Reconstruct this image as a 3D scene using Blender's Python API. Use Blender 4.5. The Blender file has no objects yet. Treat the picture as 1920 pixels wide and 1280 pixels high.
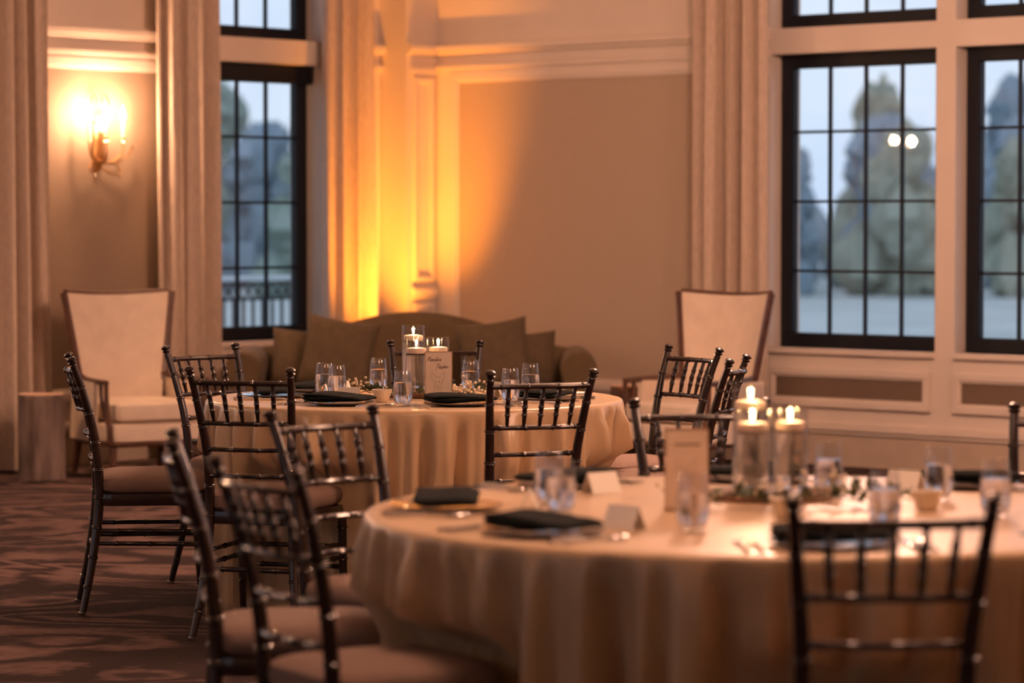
import bpy, bmesh, math, random
from mathutils import Vector, Matrix
random.seed(7)
PI = math.pi
scene = bpy.context.scene
COL = scene.collection

# ------------------------------------------------------------------ camera
CAM_H = 1.417
cam_d = bpy.data.cameras.new('camera')
cam = bpy.data.objects.new('camera', cam_d)
COL.objects.link(cam)
cam.location = (0, 0, CAM_H)
cam.rotation_euler = (math.radians(90 - 2.30), 0, 0)
cam_d.sensor_width = 36.0
cam_d.lens = 106.9
cam_d.clip_end = 800
cam_d.dof.use_dof = True
cam_d.dof.focus_distance = 10.9
cam_d.dof.aperture_fstop = 2.8
scene.camera = cam

# ------------------------------------------------------------------ world (dusk sky with thin cloud)
world = bpy.data.worlds.new('dusk_sky')
scene.world = world
world.use_nodes = True
wn = world.node_tree
wn.nodes.clear()
w_out = wn.nodes.new('ShaderNodeOutputWorld')
w_bg = wn.nodes.new('ShaderNodeBackground')
w_tc = wn.nodes.new('ShaderNodeTexCoord')
w_map = wn.nodes.new('ShaderNodeMapping')
w_map.inputs['Scale'].default_value = (1, 1, 2.5)
w_no = wn.nodes.new('ShaderNodeTexNoise')
w_no.inputs['Scale'].default_value = 5.0
w_no.inputs['Detail'].default_value = 5.0
w_mx = wn.nodes.new('ShaderNodeMix')
w_mx.data_type = 'RGBA'
w_mx.inputs[6].default_value = (0.50, 0.66, 0.95, 1)
w_mx.inputs[7].default_value = (0.80, 0.87, 1.0, 1)
w_rmp = wn.nodes.new('ShaderNodeMapRange')
w_rmp.inputs[1].default_value = 0.3
w_rmp.inputs[2].default_value = 0.65
wn.links.new(w_tc.outputs['Generated'], w_map.inputs['Vector'])
wn.links.new(w_map.outputs['Vector'], w_no.inputs['Vector'])
wn.links.new(w_no.outputs['Fac'], w_rmp.inputs[0])
wn.links.new(w_rmp.outputs[0], w_mx.inputs[0])
wn.links.new(w_mx.outputs[2], w_bg.inputs['Color'])
w_bg.inputs['Strength'].default_value = 1.15
wn.links.new(w_bg.outputs[0], w_out.inputs['Surface'])

scene.view_settings.view_transform = 'Standard'
scene.view_settings.look = 'None'
scene.view_settings.gamma = 1.0
scene.view_settings.use_curve_mapping = False
scene.view_settings.exposure = 0.0
try:
    scene.cycles.transparent_max_bounces = 24
    scene.cycles.max_bounces = 10
    scene.cycles.transmission_bounces = 10
    scene.cycles.sample_clamp_indirect = 4.0
    scene.cycles.caustics_refractive = False
    scene.cycles.caustics_reflective = False
except Exception:
    pass
LAMP_W = 530.0          # each chandelier
UP_W = 680.0            # amber floor uplight
SCONCE_W = 24.0         # each sconce bulb
CANDLE_W = 0.7

# ------------------------------------------------------------------ room frame: corner K, a along right wall, b along left wall
KX, KY = -0.658, 19.69
AX, AY = 0.7513, -0.6600
BX, BY = -0.6600, -0.7513
def P(a, b, z=0.0):
    return Vector((KX + a * AX + b * BX, KY + a * AY + b * BY, z))
ROOM_A, ROOM_B, CEIL = 18.0, 17.5, 3.7

# ------------------------------------------------------------------ materials
def new_mat(name):
    m = bpy.data.materials.new(name)
    m.use_nodes = True
    nt = m.node_tree
    b = nt.nodes['Principled BSDF']
    return m, nt, b
def col4(c):
    return (c[0], c[1], c[2], 1.0)
def mat(name, c, rough=0.6, metal=0.0, var=0.0, vscale=8.0, bump=0.0, bscale=60.0, stretch=(1, 1, 1), sheen=0.0, coat=0.0, spec=0.5, c2=None):
    m, nt, b = new_mat(name)
    b.inputs['Roughness'].default_value = rough
    b.inputs['Metallic'].default_value = metal
    b.inputs['Base Color'].default_value = col4(c)
    b.inputs['Specular IOR Level'].default_value = spec
    if sheen:
        b.inputs['Sheen Weight'].default_value = sheen
        b.inputs['Sheen Roughness'].default_value = 0.4
    if coat:
        b.inputs['Coat Weight'].default_value = coat
        b.inputs['Coat Roughness'].default_value = 0.1
    if var or bump or c2:
        tc = nt.nodes.new('ShaderNodeTexCoord')
        mp = nt.nodes.new('ShaderNodeMapping')
        mp.inputs['Scale'].default_value = stretch
        nt.links.new(tc.outputs['Object'], mp.inputs['Vector'])
    if var or c2:
        no = nt.nodes.new('ShaderNodeTexNoise')
        no.inputs['Scale'].default_value = vscale
        no.inputs['Detail'].default_value = 5.0
        nt.links.new(mp.outputs['Vector'], no.inputs['Vector'])
        mr = nt.nodes.new('ShaderNodeMapRange')
        mr.inputs[1].default_value = 0.32
        mr.inputs[2].default_value = 0.68
        nt.links.new(no.outputs['Fac'], mr.inputs[0])
        mx = nt.nodes.new('ShaderNodeMix')
        mx.data_type = 'RGBA'
        if c2 is None:
            lo = tuple(x * (1 - var) for x in c)
            hi = tuple(min(1.0, x * (1 + var)) for x in c)
        else:
            lo, hi = c, c2
        mx.inputs[6].default_value = col4(lo)
        mx.inputs[7].default_value = col4(hi)
        nt.links.new(mr.outputs[0], mx.inputs[0])
        nt.links.new(mx.outputs[2], b.inputs['Base Color'])
    if bump:
        n2 = nt.nodes.new('ShaderNodeTexNoise')
        n2.inputs['Scale'].default_value = bscale
        n2.inputs['Detail'].default_value = 3.0
        nt.links.new(mp.outputs['Vector'], n2.inputs['Vector'])
        bp = nt.nodes.new('ShaderNodeBump')
        bp.inputs['Strength'].default_value = bump
        bp.inputs['Distance'].default_value = 0.01
        nt.links.new(n2.outputs['Fac'], bp.inputs['Height'])
        nt.links.new(bp.outputs['Normal'], b.inputs['Normal'])
    return m
def emit_mat(name, c, s):
    m, nt, b = new_mat(name)
    b.inputs['Base Color'].default_value = (0, 0, 0, 1)
    b.inputs['Emission Color'].default_value = col4(c)
    b.inputs['Emission Strength'].default_value = s
    return m
def thin_glass(name, tint=(1, 1, 1), ior=1.5, rough=0.0, base=0.0):
    m = bpy.data.materials.new(name)
    m.use_nodes = True
    nt = m.node_tree
    nt.nodes.clear()
    out = nt.nodes.new('ShaderNodeOutputMaterial')
    tr = nt.nodes.new('ShaderNodeBsdfTransparent')
    tr.inputs['Color'].default_value = col4(tint)
    gl = nt.nodes.new('ShaderNodeBsdfGlossy')
    gl.inputs['Roughness'].default_value = rough
    # Schlick reflectance of a thin sheet, the same from both sides
    f0 = ((ior - 1) / (ior + 1)) ** 2 + base
    ge = nt.nodes.new('ShaderNodeNewGeometry')
    dt = nt.nodes.new('ShaderNodeVectorMath'); dt.operation = 'DOT_PRODUCT'
    nt.links.new(ge.outputs['Incoming'], dt.inputs[0]); nt.links.new(ge.outputs['Normal'], dt.inputs[1])
    def mth(op, a, b):
        n = nt.nodes.new('ShaderNodeMath'); n.operation = op
        for i, q in enumerate((a, b)):
            if q is None: continue
            if isinstance(q, (int, float)): n.inputs[i].default_value = q
            else: nt.links.new(q, n.inputs[i])
        return n.outputs[0]
    om = mth('SUBTRACT', 1.0, mth('ABSOLUTE', dt.outputs['Value'], None))
    fac = mth('ADD', mth('MULTIPLY', mth('POWER', om, 5.0), 1 - f0), f0)
    mx = nt.nodes.new('ShaderNodeMixShader')
    nt.links.new(fac, mx.inputs[0])
    nt.links.new(tr.outputs[0], mx.inputs[1])
    nt.links.new(gl.outputs[0], mx.inputs[2])
    nt.links.new(mx.outputs[0], out.inputs['Surface'])
    return m
def water_mat(name, c, rough, ior=1.33):
    m, nt, b = new_mat(name)
    b.inputs['Base Color'].default_value = col4(c)
    b.inputs['Roughness'].default_value = rough
    b.inputs['IOR'].default_value = ior
    b.inputs['Transmission Weight'].default_value = 1.0
    return m

M = {}
M['paint'] = mat('cream_paint', (0.66, 0.57, 0.49), 0.55, var=0.03, vscale=3)
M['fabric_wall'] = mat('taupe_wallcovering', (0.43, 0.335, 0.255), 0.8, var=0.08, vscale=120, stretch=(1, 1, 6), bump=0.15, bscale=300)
M['shaded_pier_wall'] = mat('shaded_wallcovering', (0.25, 0.18, 0.125), 0.8, var=0.08, vscale=120, stretch=(1, 1, 6), bump=0.15, bscale=300)  # wallcovering darkened: the weaker light on these piers is painted in
M['low_panel'] = mat('dark_brown_panel', (0.14, 0.095, 0.065), 0.75, var=0.08, vscale=100)
M['base_wall'] = mat('tan_lower_wall', (0.45, 0.36, 0.28), 0.7, var=0.04)
M['ceiling'] = mat('ceiling_paint', (0.74, 0.68, 0.6), 0.8, var=0.02)
M['black_frame'] = mat('black_window_metal', (0.008, 0.009, 0.013), 0.5, var=0.1, spec=0.25)
M['pane'] = thin_glass('window_glass', (0.93, 0.96, 0.97), 1.5)
M['curtain'] = mat('taupe_curtain_linen', (0.54, 0.43, 0.34), 0.85, var=0.12, vscale=90, stretch=(1, 1, 0.2), bump=0.2, bscale=250, sheen=0.05)
M['walnut'] = mat('dark_walnut_lacquer', (0.020, 0.0095, 0.007), 0.25, var=0.3, vscale=20, stretch=(1, 1, 0.2), coat=0.3)
M['seat'] = mat('brown_woven_seat', (0.20, 0.13, 0.10), 0.85, c2=(0.30, 0.20, 0.155), vscale=350, bump=0.4, bscale=500)
M['glide'] = mat('metal_glide', (0.6, 0.57, 0.55), 0.25, metal=1.0, var=0.05)
M['cloth'] = mat('champagne_satin', (0.62, 0.435, 0.255), 0.30, var=0.05, vscale=4, sheen=0.12, bump=0.05, bscale=400)
M['napkin'] = mat('dark_green_napkin', (0.005, 0.0075, 0.007), 0.95, var=0.25, vscale=60, bump=0.3, bscale=400, spec=0.15)
M['steel'] = mat('polished_steel', (0.75, 0.72, 0.70), 0.15, metal=1.0, var=0.03)
M['charger'] = mat('smoky_glass_plate', (0.20, 0.18, 0.18), 0.06, var=0.03, spec=0.8)
M['paper'] = mat('white_card_paper', (0.78, 0.74, 0.68), 0.8, var=0.02)
M['card'] = mat('kraft_cream_card', (0.74, 0.60, 0.46), 0.75, var=0.03, vscale=30)
M['ink'] = mat('dark_brown_ink', (0.07, 0.035, 0.02), 0.8, var=0.05)
M['faint_ink'] = mat('faint_brown_ink', (0.40, 0.27, 0.19), 0.8, var=0.05)
M['glass'] = thin_glass('tumbler_glass', (0.97, 0.97, 0.98), 1.45, 0.02, 0.03)
M['vase_glass'] = thin_glass('vase_glass', (0.97, 0.97, 0.97), 1.5, 0.0, 0.02)
M['water'] = water_mat('iced_water', (0.95, 0.95, 0.97), 0.12)
M['vase_water'] = water_mat('vase_water', (0.97, 0.97, 0.97), 0.04)
M['wax'] = mat('ivory_wax', (0.9, 0.70, 0.55), 0.5, var=0.02)
M['wick'] = mat('black_wick', (0.01, 0.01, 0.01), 0.9, var=0.1)
M['flame'] = emit_mat('candle_flame', (1.0, 0.62, 0.25), 40.0)
M['bulb'] = emit_mat('warm_bulb', (1.0, 0.66, 0.36), 45.0)
M['slab'] = mat('wood_slice', (0.16, 0.075, 0.045), 0.6, var=0.3, vscale=25)
M['leaf'] = mat('eucalyptus_leaf', (0.05, 0.075, 0.04), 0.6, c2=(0.10, 0.13, 0.07), vscale=40)
M['blossom'] = mat('ivory_blossom', (0.75, 0.66, 0.52), 0.8, var=0.1, vscale=60)
M['stem'] = mat('green_stem', (0.12, 0.11, 0.05), 0.7, var=0.2)
M['bowl'] = mat('ivory_ceramic', (0.72, 0.63, 0.50), 0.35, var=0.03)
M['sofa'] = mat('olive_brown_velvet', (0.090, 0.058, 0.024), 0.85, var=0.12, vscale=14, sheen=0.05, bump=0.15, bscale=300)
M['pillow'] = mat('olive_pillow_velvet', (0.085, 0.057, 0.027), 0.85, var=0.15, vscale=18, sheen=0.05, bump=0.2, bscale=350)
M['cream_up'] = mat('cream_upholstery', (0.70, 0.58, 0.46), 0.85, var=0.06, vscale=10, bump=0.15, bscale=350)
M['chairwood'] = mat('reddish_walnut', (0.075, 0.030, 0.016), 0.35, var=0.3, vscale=18, coat=0.2)
M['bark'] = mat('stump_bark', (0.05, 0.032, 0.026), 0.9, c2=(0.22, 0.165, 0.145), vscale=13, stretch=(1, 1, 0.22), bump=0.9, bscale=14)
M['shaded_bark'] = mat('shaded_stump_bark', (0.060, 0.030, 0.018), 0.9, c2=(0.12, 0.062, 0.038), vscale=9, stretch=(1, 1, 0.22), bump=0.9, bscale=14)  # same kind of bark as the other stump, shade painted into the colour
M['endgrain'] = mat('stump_end_grain', (0.62, 0.40, 0.27), 0.7, var=0.15, vscale=30)
M['brass'] = mat('aged_brass', (0.60, 0.36, 0.16), 0.3, metal=1.0, var=0.15, vscale=20)
M['candle_tube'] = mat('ivory_candle_tube', (0.62, 0.42, 0.26), 0.5, var=0.05)
M['crystal'] = thin_glass('crystal_drop', (0.95, 0.93, 0.9), 1.6, 0.03, 0.15)
M['black_plastic'] = mat('black_plastic', (0.015, 0.015, 0.015), 0.5, var=0.1)
M['amber_lens'] = emit_mat('amber_lens', (1.0, 0.45, 0.05), 6.0)
M['rail_dark'] = mat('dark_iron', (0.03, 0.035, 0.04), 0.5, var=0.1)
M['rail_cap'] = mat('sky_sheen_rail_cap', (0.62, 0.66, 0.70), 0.4, var=0.05)  # dark metal cap, its sky reflection painted in as light grey
M['stone'] = mat('terrace_stone', (0.36, 0.35, 0.34), 0.85, var=0.15, vscale=3)
M['field'] = mat('pale_dry_grass', (0.40, 0.42, 0.40), 0.95, c2=(0.55, 0.57, 0.55), vscale=0.25)
M['trunk'] = mat('grey_trunk', (0.20, 0.18, 0.17), 0.9, var=0.2, vscale=2)
TREE = [mat('hazy_autumn_tree_%s' % n, c, 0.95, c2=c2, vscale=0.9) for n, c, c2 in (  # distance haze painted into the crown colours, paler and bluer
    ('green', (0.23, 0.30, 0.26), (0.36, 0.42, 0.36)), ('grey', (0.30, 0.33, 0.36), (0.43, 0.45, 0.48)),
    ('olive', (0.28, 0.31, 0.25), (0.42, 0.42, 0.33)), ('blue', (0.24, 0.31, 0.36), (0.36, 0.42, 0.48)))]

def carpet_mat():
    m, nt, b = new_mat('swirl_carpet')
    N, L = nt.nodes, nt.links
    tc = N.new('ShaderNodeTexCoord')
    mp = N.new('ShaderNodeMapping'); mp.inputs['Scale'].default_value = (0.75, 1.0, 1)
    L.new(tc.outputs['Object'], mp.inputs['Vector'])
    n1 = N.new('ShaderNodeTexNoise'); n1.inputs['Scale'].default_value = 1.1; n1.inputs['Detail'].default_value = 2.5; n1.inputs['Distortion'].default_value = 1.2
    L.new(mp.outputs['Vector'], n1.inputs['Vector'])
    mu = N.new('ShaderNodeMath'); mu.operation = 'MULTIPLY'; mu.inputs[1].default_value = 44.0
    L.new(n1.outputs['Fac'], mu.inputs[0])
    sn = N.new('ShaderNodeMath'); sn.operation = 'SINE'; L.new(mu.outputs[0], sn.inputs[0])
    n2 = N.new('ShaderNodeTexNoise'); n2.inputs['Scale'].default_value = 26; n2.inputs['Detail'].default_value = 4
    L.new(mp.outputs['Vector'], n2.inputs['Vector'])
    n3 = N.new('ShaderNodeTexNoise'); n3.inputs['Scale'].default_value = 0.8
    L.new(tc.outputs['Object'], n3.inputs['Vector'])
    a1 = N.new('ShaderNodeMath'); a1.operation = 'MULTIPLY_ADD'; a1.inputs[1].default_value = 2.6; a1.inputs[2].default_value = -1.3
    L.new(n2.outputs['Fac'], a1.inputs[0])
    a2 = N.new('ShaderNodeMath'); a2.operation = 'ADD'
    L.new(sn.outputs[0], a2.inputs[0]); L.new(a1.outputs[0], a2.inputs[1])
    a3 = N.new('ShaderNodeMath'); a3.operation = 'MULTIPLY_ADD'; a3.inputs[1].default_value = 4.0; a3.inputs[2].default_value = -2.0
    L.new(n3.outputs['Fac'], a3.inputs[0])
    a4 = N.new('ShaderNodeMath'); a4.operation = 'ADD'
    L.new(a2.outputs[0], a4.inputs[0]); L.new(a3.outputs[0], a4.inputs[1])
    mr = N.new('ShaderNodeMapRange'); mr.inputs[1].default_value = -0.3; mr.inputs[2].default_value = 1.5
    L.new(a4.outputs[0], mr.inputs[0])
    mx = N.new('ShaderNodeMix'); mx.data_type = 'RGBA'
    mx.inputs[6].default_value = (0.033, 0.021, 0.019, 1)
    mx.inputs[7].default_value = (0.165, 0.102, 0.089, 1)
    L.new(mr.outputs[0], mx.inputs[0]); L.new(mx.outputs[2], b.inputs['Base Color'])
    b.inputs['Roughness'].default_value = 0.95
    b.inputs['Specular IOR Level'].default_value = 0.1
    bp = N.new('ShaderNodeBump'); bp.inputs['Strength'].default_value = 0.4; bp.inputs['Distance'].default_value = 0.01
    n4 = N.new('ShaderNodeTexNoise'); n4.inputs['Scale'].default_value = 220
    L.new(tc.outputs['Object'], n4.inputs['Vector']); L.new(n4.outputs['Fac'], bp.inputs['Height']); L.new(bp.outputs['Normal'], b.inputs['Normal'])
    return m
M['carpet'] = carpet_mat()

# ------------------------------------------------------------------ mesh builder
class MB:
    def __init__(self):
        self.v, self.f = [], []
    def add(self, vs, fs):
        o = len(self.v)
        self.v.extend([tuple(p) for p in vs])
        self.f.extend([tuple(i + o for i in f) for f in fs])
        return self
    def box(self, x0, x1, y0, y1, z0, z1):
        vs = [(x, y, z) for z in (z0, z1) for y in (y0, y1) for x in (x0, x1)]
        return self.add(vs, [(0, 2, 3, 1), (4, 5, 7, 6), (0, 1, 5, 4), (2, 6, 7, 3), (0, 4, 6, 2), (1, 3, 7, 5)])
    def tube(self, path, rad, seg=8, cap=True, up=None):
        pts = [Vector(p) for p in path]
        n = len(pts)
        rr = rad if isinstance(rad, (list, tuple)) else [rad] * n
        vs, fs = [], []
        t0 = (pts[1] - pts[0]).normalized()
        ref = Vector(up) if up else (Vector((1, 0, 0)) if abs(t0.x) < 0.8 else Vector((0, 1, 0)))
        side = t0.cross(ref).normalized()
        for i in range(n):
            t = (pts[min(i + 1, n - 1)] - pts[max(i - 1, 0)]).normalized()
            side = (side - t * side.dot(t)).normalized()
            w = t.cross(side)
            for k in range(seg):
                a = 2 * PI * k / seg
                vs.append(pts[i] + (side * math.cos(a) + w * math.sin(a)) * rr[i])
        for i in range(n - 1):
            for k in range(seg):
                k2 = (k + 1) % seg
                fs.append((i * seg + k, i * seg + k2, (i + 1) * seg + k2, (i + 1) * seg + k))
        if cap:
            fs.append(tuple(range(seg - 1, -1, -1)))
            fs.append(tuple((n - 1) * seg + k for k in range(seg)))
        return self.add(vs, fs)
    def lathe(self, prof, seg=16, c=(0, 0, 0), closed=False):
        vs, fs = [], []
        for r, z in prof:
            for k in range(seg):
                a = 2 * PI * k / seg
                vs.append((c[0] + max(r, 1e-5) * math.cos(a), c[1] + max(r, 1e-5) * math.sin(a), c[2] + z))
        n = len(prof)
        for i in range(n - 1 + (1 if closed else 0)):
            j = (i + 1) % n
            for k in range(seg):
                k2 = (k + 1) % seg
                fs.append((i * seg + k, i * seg + k2, j * seg + k2, j * seg + k))
        if not closed:
            fs.append(tuple(range(seg - 1, -1, -1)))
            fs.append(tuple((n - 1) * seg + k for k in range(seg)))
        return self.add(vs, fs)
    def sell(self, c, s, e1=0.35, e2=0.35, nu=24, nv=10, fn=None):
        def pw(x, e):
            return math.copysign(abs(x) ** e, x)
        vs, fs = [], []
        for j in range(1, nv):
            ph = -PI / 2 + PI * j / nv
            for i in range(nu):
                th = 2 * PI * i / nu
                p = (s[0] * pw(math.cos(ph), e1) * pw(math.cos(th), e2), s[1] * pw(math.cos(ph), e1) * pw(math.sin(th), e2), s[2] * pw(math.sin(ph), e1))
                vs.append(p)
        vs.append((0, 0, -s[2])); vs.append((0, 0, s[2]))
        nb, nt_ = len(vs) - 2, len(vs) - 1
        for j in range(nv - 2):
            for i in range(nu):
                i2 = (i + 1) % nu
                fs.append((j * nu + i, j * nu + i2, (j + 1) * nu + i2, (j + 1) * nu + i))
        for i in range(nu):
            i2 = (i + 1) % nu
            fs.append((nb, i2, i)); fs.append((nt_, (nv - 2) * nu + i, (nv - 2) * nu + i2))
        if fn:
            vs = [fn(*p) for p in vs]
        return self.add([(p[0] + c[0], p[1] + c[1], p[2] + c[2]) for p in vs], fs)
    def grid(self, fn, nu, nv, wrap=False):
        vs = [fn(i / nu, j / nv) for j in range(nv + 1) for i in range(nu + (0 if wrap else 1))]
        w = nu if wrap else nu + 1
        fs = []
        for j in range(nv):
            for i in range(nu):
                i2 = (i + 1) % w
                fs.append((j * w + i, j * w + i2, (j + 1) * w + i2, (j + 1) * w + i))
        return self.add(vs, fs)
    def slab(self, fn_front, fn_back, nu, nv):
        """closed sheet between two grids"""
        w = nu + 1
        a = [fn_front(i / nu, j / nv) for j in range(nv + 1) for i in range(w)]
        b = [fn_back(i / nu, j / nv) for j in range(nv + 1) for i in range(w)]
        n = len(a)
        fs = []
        for j in range(nv):
            for i in range(nu):
                q = (j * w + i, j * w + i + 1, (j + 1) * w + i + 1, (j + 1) * w + i)
                fs.append(q); fs.append(tuple(n + k for k in reversed(q)))
        edge = [i for i in range(w)] + [j * w + nu for j in range(1, nv + 1)] + [nv * w + i for i in range(nu - 1, -1, -1)] + [j * w for j in range(nv - 1, 0, -1)]
        m = len(edge)
        for k in range(m):
            p, q = edge[k], edge[(k + 1) % m]
            fs.append((q, p, n + p, n + q))
        return self.add(a + b, fs)
    def xf(self, fn):
        self.v = [tuple(fn(*p)) for p in self.v]
        return self
    def build(self, name, material, parent=None, smooth=True, bevel=0.0, angle=40):
        me = bpy.data.meshes.new(name)
        me.from_pydata(self.v, [], self.f)
        bm = bmesh.new(); bm.from_mesh(me)
        bmesh.ops.recalc_face_normals(bm, faces=bm.faces)
        if bevel:
            es = [e for e in bm.edges if len(e.link_faces) == 2 and e.calc_face_angle(0) > 0.6]
            bmesh.ops.bevel(bm, geom=es, offset=bevel, segments=2, affect='EDGES', profile=0.6)
        if smooth:
            for f in bm.faces:
                f.smooth = True
            lim = math.radians(angle)
            for e in bm.edges:
                if len(e.link_faces) == 2 and e.calc_face_angle(0) > lim:
                    e.smooth = False
        bm.to_mesh(me); bm.free()
        me.materials.append(material)
        o = bpy.data.objects.new(name, me)
        COL.objects.link(o)
        if parent is not None:
            o.parent = parent
        return o

def tag(o, label=None, cat=None, group=None, kind=None):
    if label: o['label'] = label
    if cat: o['category'] = cat
    if group: o['group'] = group
    if kind: o['kind'] = kind
    return o
def empty(name, loc=(0, 0, 0), rz=0.0):
    o = bpy.data.objects.new(name, None)
    COL.objects.link(o)
    o.location = loc
    o.rotation_euler = (0, 0, rz)
    o.empty_display_size = 0.1
    return o
def copy_tree(o, parent=None):
    c = o.copy()
    COL.objects.link(c)
    if parent is not None:
        c.parent = parent
    for ch in list(o.children):
        copy_tree(ch, c)
    return c
def light(name, kind, energy, color, loc, parent=None, **kw):
    d = bpy.data.lights.new(name, kind)
    d.energy = energy
    d.color = color
    for k, v in kw.items():
        setattr(d, k, v)
    o = bpy.data.objects.new(name, d)
    COL.objects.link(o)
    o.location = loc
    if parent is not None:
        o.parent = parent
    return o
def face(n):
    return math.atan2(n[1], n[0]) - PI / 2
def struct(o, label=None):
    o['kind'] = 'structure'
    if label: o['label'] = label
    return o

# ================================================================== SETTING
def LW(s, n, z):       # left wall: s along wall from the corner, n into the room
    return P(n, s, z)
def RW(s, n, z):
    return P(s, n, z)
fl = MB().box(-0.3, ROOM_A + .3, -0.3, ROOM_B + .3, -0.2, 0.0).xf(P).build('floor', M['carpet'], smooth=False)
struct(fl, 'dark brown carpet with swirling lighter grain')
struct(MB().box(-0.3, ROOM_A + .3, -0.3, ROOM_B + .3, CEIL, CEIL + .2).xf(P).build('ceiling', M['ceiling'], smooth=False), 'plain painted ceiling')

Z_SILL, Z_HEAD, Z_UP0, Z_UP1 = 0.673, 2.376, 2.525, 3.30
OPEN_L = [(0.79, 1.93), (3.34, 4.48), (5.89, 7.03), (8.44, 9.58), (10.99, 12.13), (13.54, 14.68)]
OPEN_R = [(2.88, 4.03), (4.16, 5.31), (5.44, 6.59), (9.2, 10.35), (10.48, 11.63)]
TH = 0.30
def wall_boxes(mb, opens, length):
    s = -TH
    for (o0, o1) in opens:
        mb.box(s, o0, -TH, 0, 0, CEIL)
        mb.box(o0, o1, -TH, 0, 0, Z_SILL)
        mb.box(o0, o1, -TH, 0, Z_HEAD, Z_UP0)
        mb.box(o0, o1, -TH, 0, Z_UP1, CEIL)
        s = o1
    mb.box(s, length + TH, -TH, 0, 0, CEIL)
    return mb
wl = struct(wall_boxes(MB(), OPEN_L, ROOM_B).xf(LW).build('wall_left', M['paint'], smooth=False), 'cream painted window wall with brass sconce')
wr = struct(wall_boxes(MB(), OPEN_R, ROOM_A).xf(RW).build('wall_right', M['paint'], smooth=False), 'cream painted wall with large taupe panel and windows')
struct(MB().box(ROOM_A, ROOM_A + TH, 0, ROOM_B, 0, CEIL).xf(P).build('wall_back', M['paint'], smooth=False), 'plain cream wall behind the viewer')
OPEN_S = [(1.6, 2.9), (3.1, 4.4), (4.6, 5.9), (8.2, 9.5), (9.7, 11.0)]
def SW(s, n, z):       # wall beside the viewer, facing the room
    return P(s, ROOM_B - n, z)
ws = struct(wall_boxes(MB(), OPEN_S, ROOM_A).xf(SW).build('wall_side', M['paint'], smooth=False), 'cream window wall beside the viewer')
CA, CB = 0.237, 0.287
wc = struct(MB().box(-.05, CA, -.05, CB, 0, CEIL).xf(P).build('wall_corner', M['paint'], smooth=False), 'boxed pilaster in the amber lit corner')

def frame_ring(mb, s0, s1, z0, z1, w, n0, n1):
    mb.box(s0, s1, n0, n1, z1 - w, z1)
    mb.box(s0, s1, n0, n1, z0, z0 + w)
    mb.box(s0, s0 + w, n0, n1, z0 + w, z1 - w)
    mb.box(s1 - w, s1, n0, n1, z0 + w, z1 - w)
def panel(W, parent, s0, s1, z0, z1, fabric='fabric_wall', mw=0.045):
    MB().box(s0 + mw * .8, s1 - mw * .8, 0.0, 0.006, z0 + mw * .8, z1 - mw * .8).xf(W).build('wall_panel', M[fabric], parent, smooth=False)
    mb = MB(); frame_ring(mb, s0, s1, z0, z1, mw, 0.0, 0.026)
    frame_ring(mb, s0 + mw * .9, s1 - mw * .9, z0 + mw * .9, z1 - mw * .9, mw * .45, 0.0, 0.016)
    mb.xf(W).build('panel_molding', M['paint'], parent, smooth=False, bevel=0.004)
# horizontal band (frieze) running round the room between two moldings
NT = [0]
def trim(W, s0, s1, z0, z1, d, label, material='paint'):
    NT[0] += 1
    mb = MB().box(s0, s1, 0.0, d, z0, z1).box(s0, s1, 0.0, d * .55, z0 - 0.022, z0).box(s0, s1, 0.0, d * .7, z1, z1 + .012)
    return struct(mb.xf(W).build('trim_%d' % NT[0], M[material], smooth=False, bevel=0.004), label)
def segs(opens, start, end):
    out, s = [], start
    for o0, o1 in opens:
        out.append((s, o0)); s = o1
    out.append((s, end))
    return out
for s0, s1 in segs(OPEN_L, CB, ROOM_B):
    if s1 - s0 > 0.2:
        trim(LW, s0, s1, 2.485, 2.520, 0.060, 'upper cream molding on the window wall')
        trim(LW, s0, s1, 2.368, 2.395, 0.040, 'lower cream molding on the window wall')
        trim(LW, s0, s1, 0.205, 0.240, 0.030, 'low cream ledge on the window wall')
for s0, s1 in segs(OPEN_R, CA, ROOM_A):
    if s1 - s0 > 0.2:
        trim(RW, s0, s1, 2.485, 2.520, 0.060, 'upper cream molding over the taupe panel')
        trim(RW, s0, s1, 2.368, 2.395, 0.040, 'lower cream molding over the taupe panel')
trim(RW, CA, ROOM_A, 0.205, 0.240, 0.032, 'low cream ledge under the windows')
def CW(s, n, z):       # face of the corner box that is parallel to the left wall
    return P(CA + n, s, z)
trim(CW, 0.0, CB, 2.485, 2.520, 0.05, 'upper molding on the corner pilaster')
trim(CW, 0.03, CB - .03, 2.345, 2.380, 0.03, 'lower molding on the corner pilaster')
panel(CW, wc, 0.045, 0.235, 1.02, 2.32, 'paint', 0.03)
trim(CW, 0.03, 0.25, 0.93, 0.975, 0.04, 'small ledge on the corner pilaster')
panel(CW, wc, 0.045, 0.235, 0.30, 0.88, 'paint', 0.03)
MB().box(0.30, 0.44, 0.0, 0.02, 0.0, 2.47).xf(LW).build('stile', M['paint'], wl, smooth=False, bevel=.003)
MB().box(CA, 0.37, 0.0, 0.02, 0.0, 2.36).xf(RW).build('stile', M['paint'], wr, smooth=False, bevel=.003)
panel(RW, wr, 0.37, 2.78, 0.37, 2.35, mw=0.05)
panel(LW, wl, 2.07, 3.20, 0.37, 2.35, 'shaded_pier_wall', mw=0.05)
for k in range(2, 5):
    panel(LW, wl, OPEN_L[k - 1][1] + .14, OPEN_L[k][0] - .14, 0.37, 2.35, 'shaded_pier_wall', mw=0.05)
for o0, o1 in OPEN_R:
    panel(RW, wr, o0 + 0.0, o1 - 0.02, 0.335, 0.560, 'low_panel', .04)
for o0, o1 in OPEN_L:
    panel(LW, wl, o0 + 0.02, o1 - 0.02, 0.335, 0.560, 'low_panel', .04)
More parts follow.
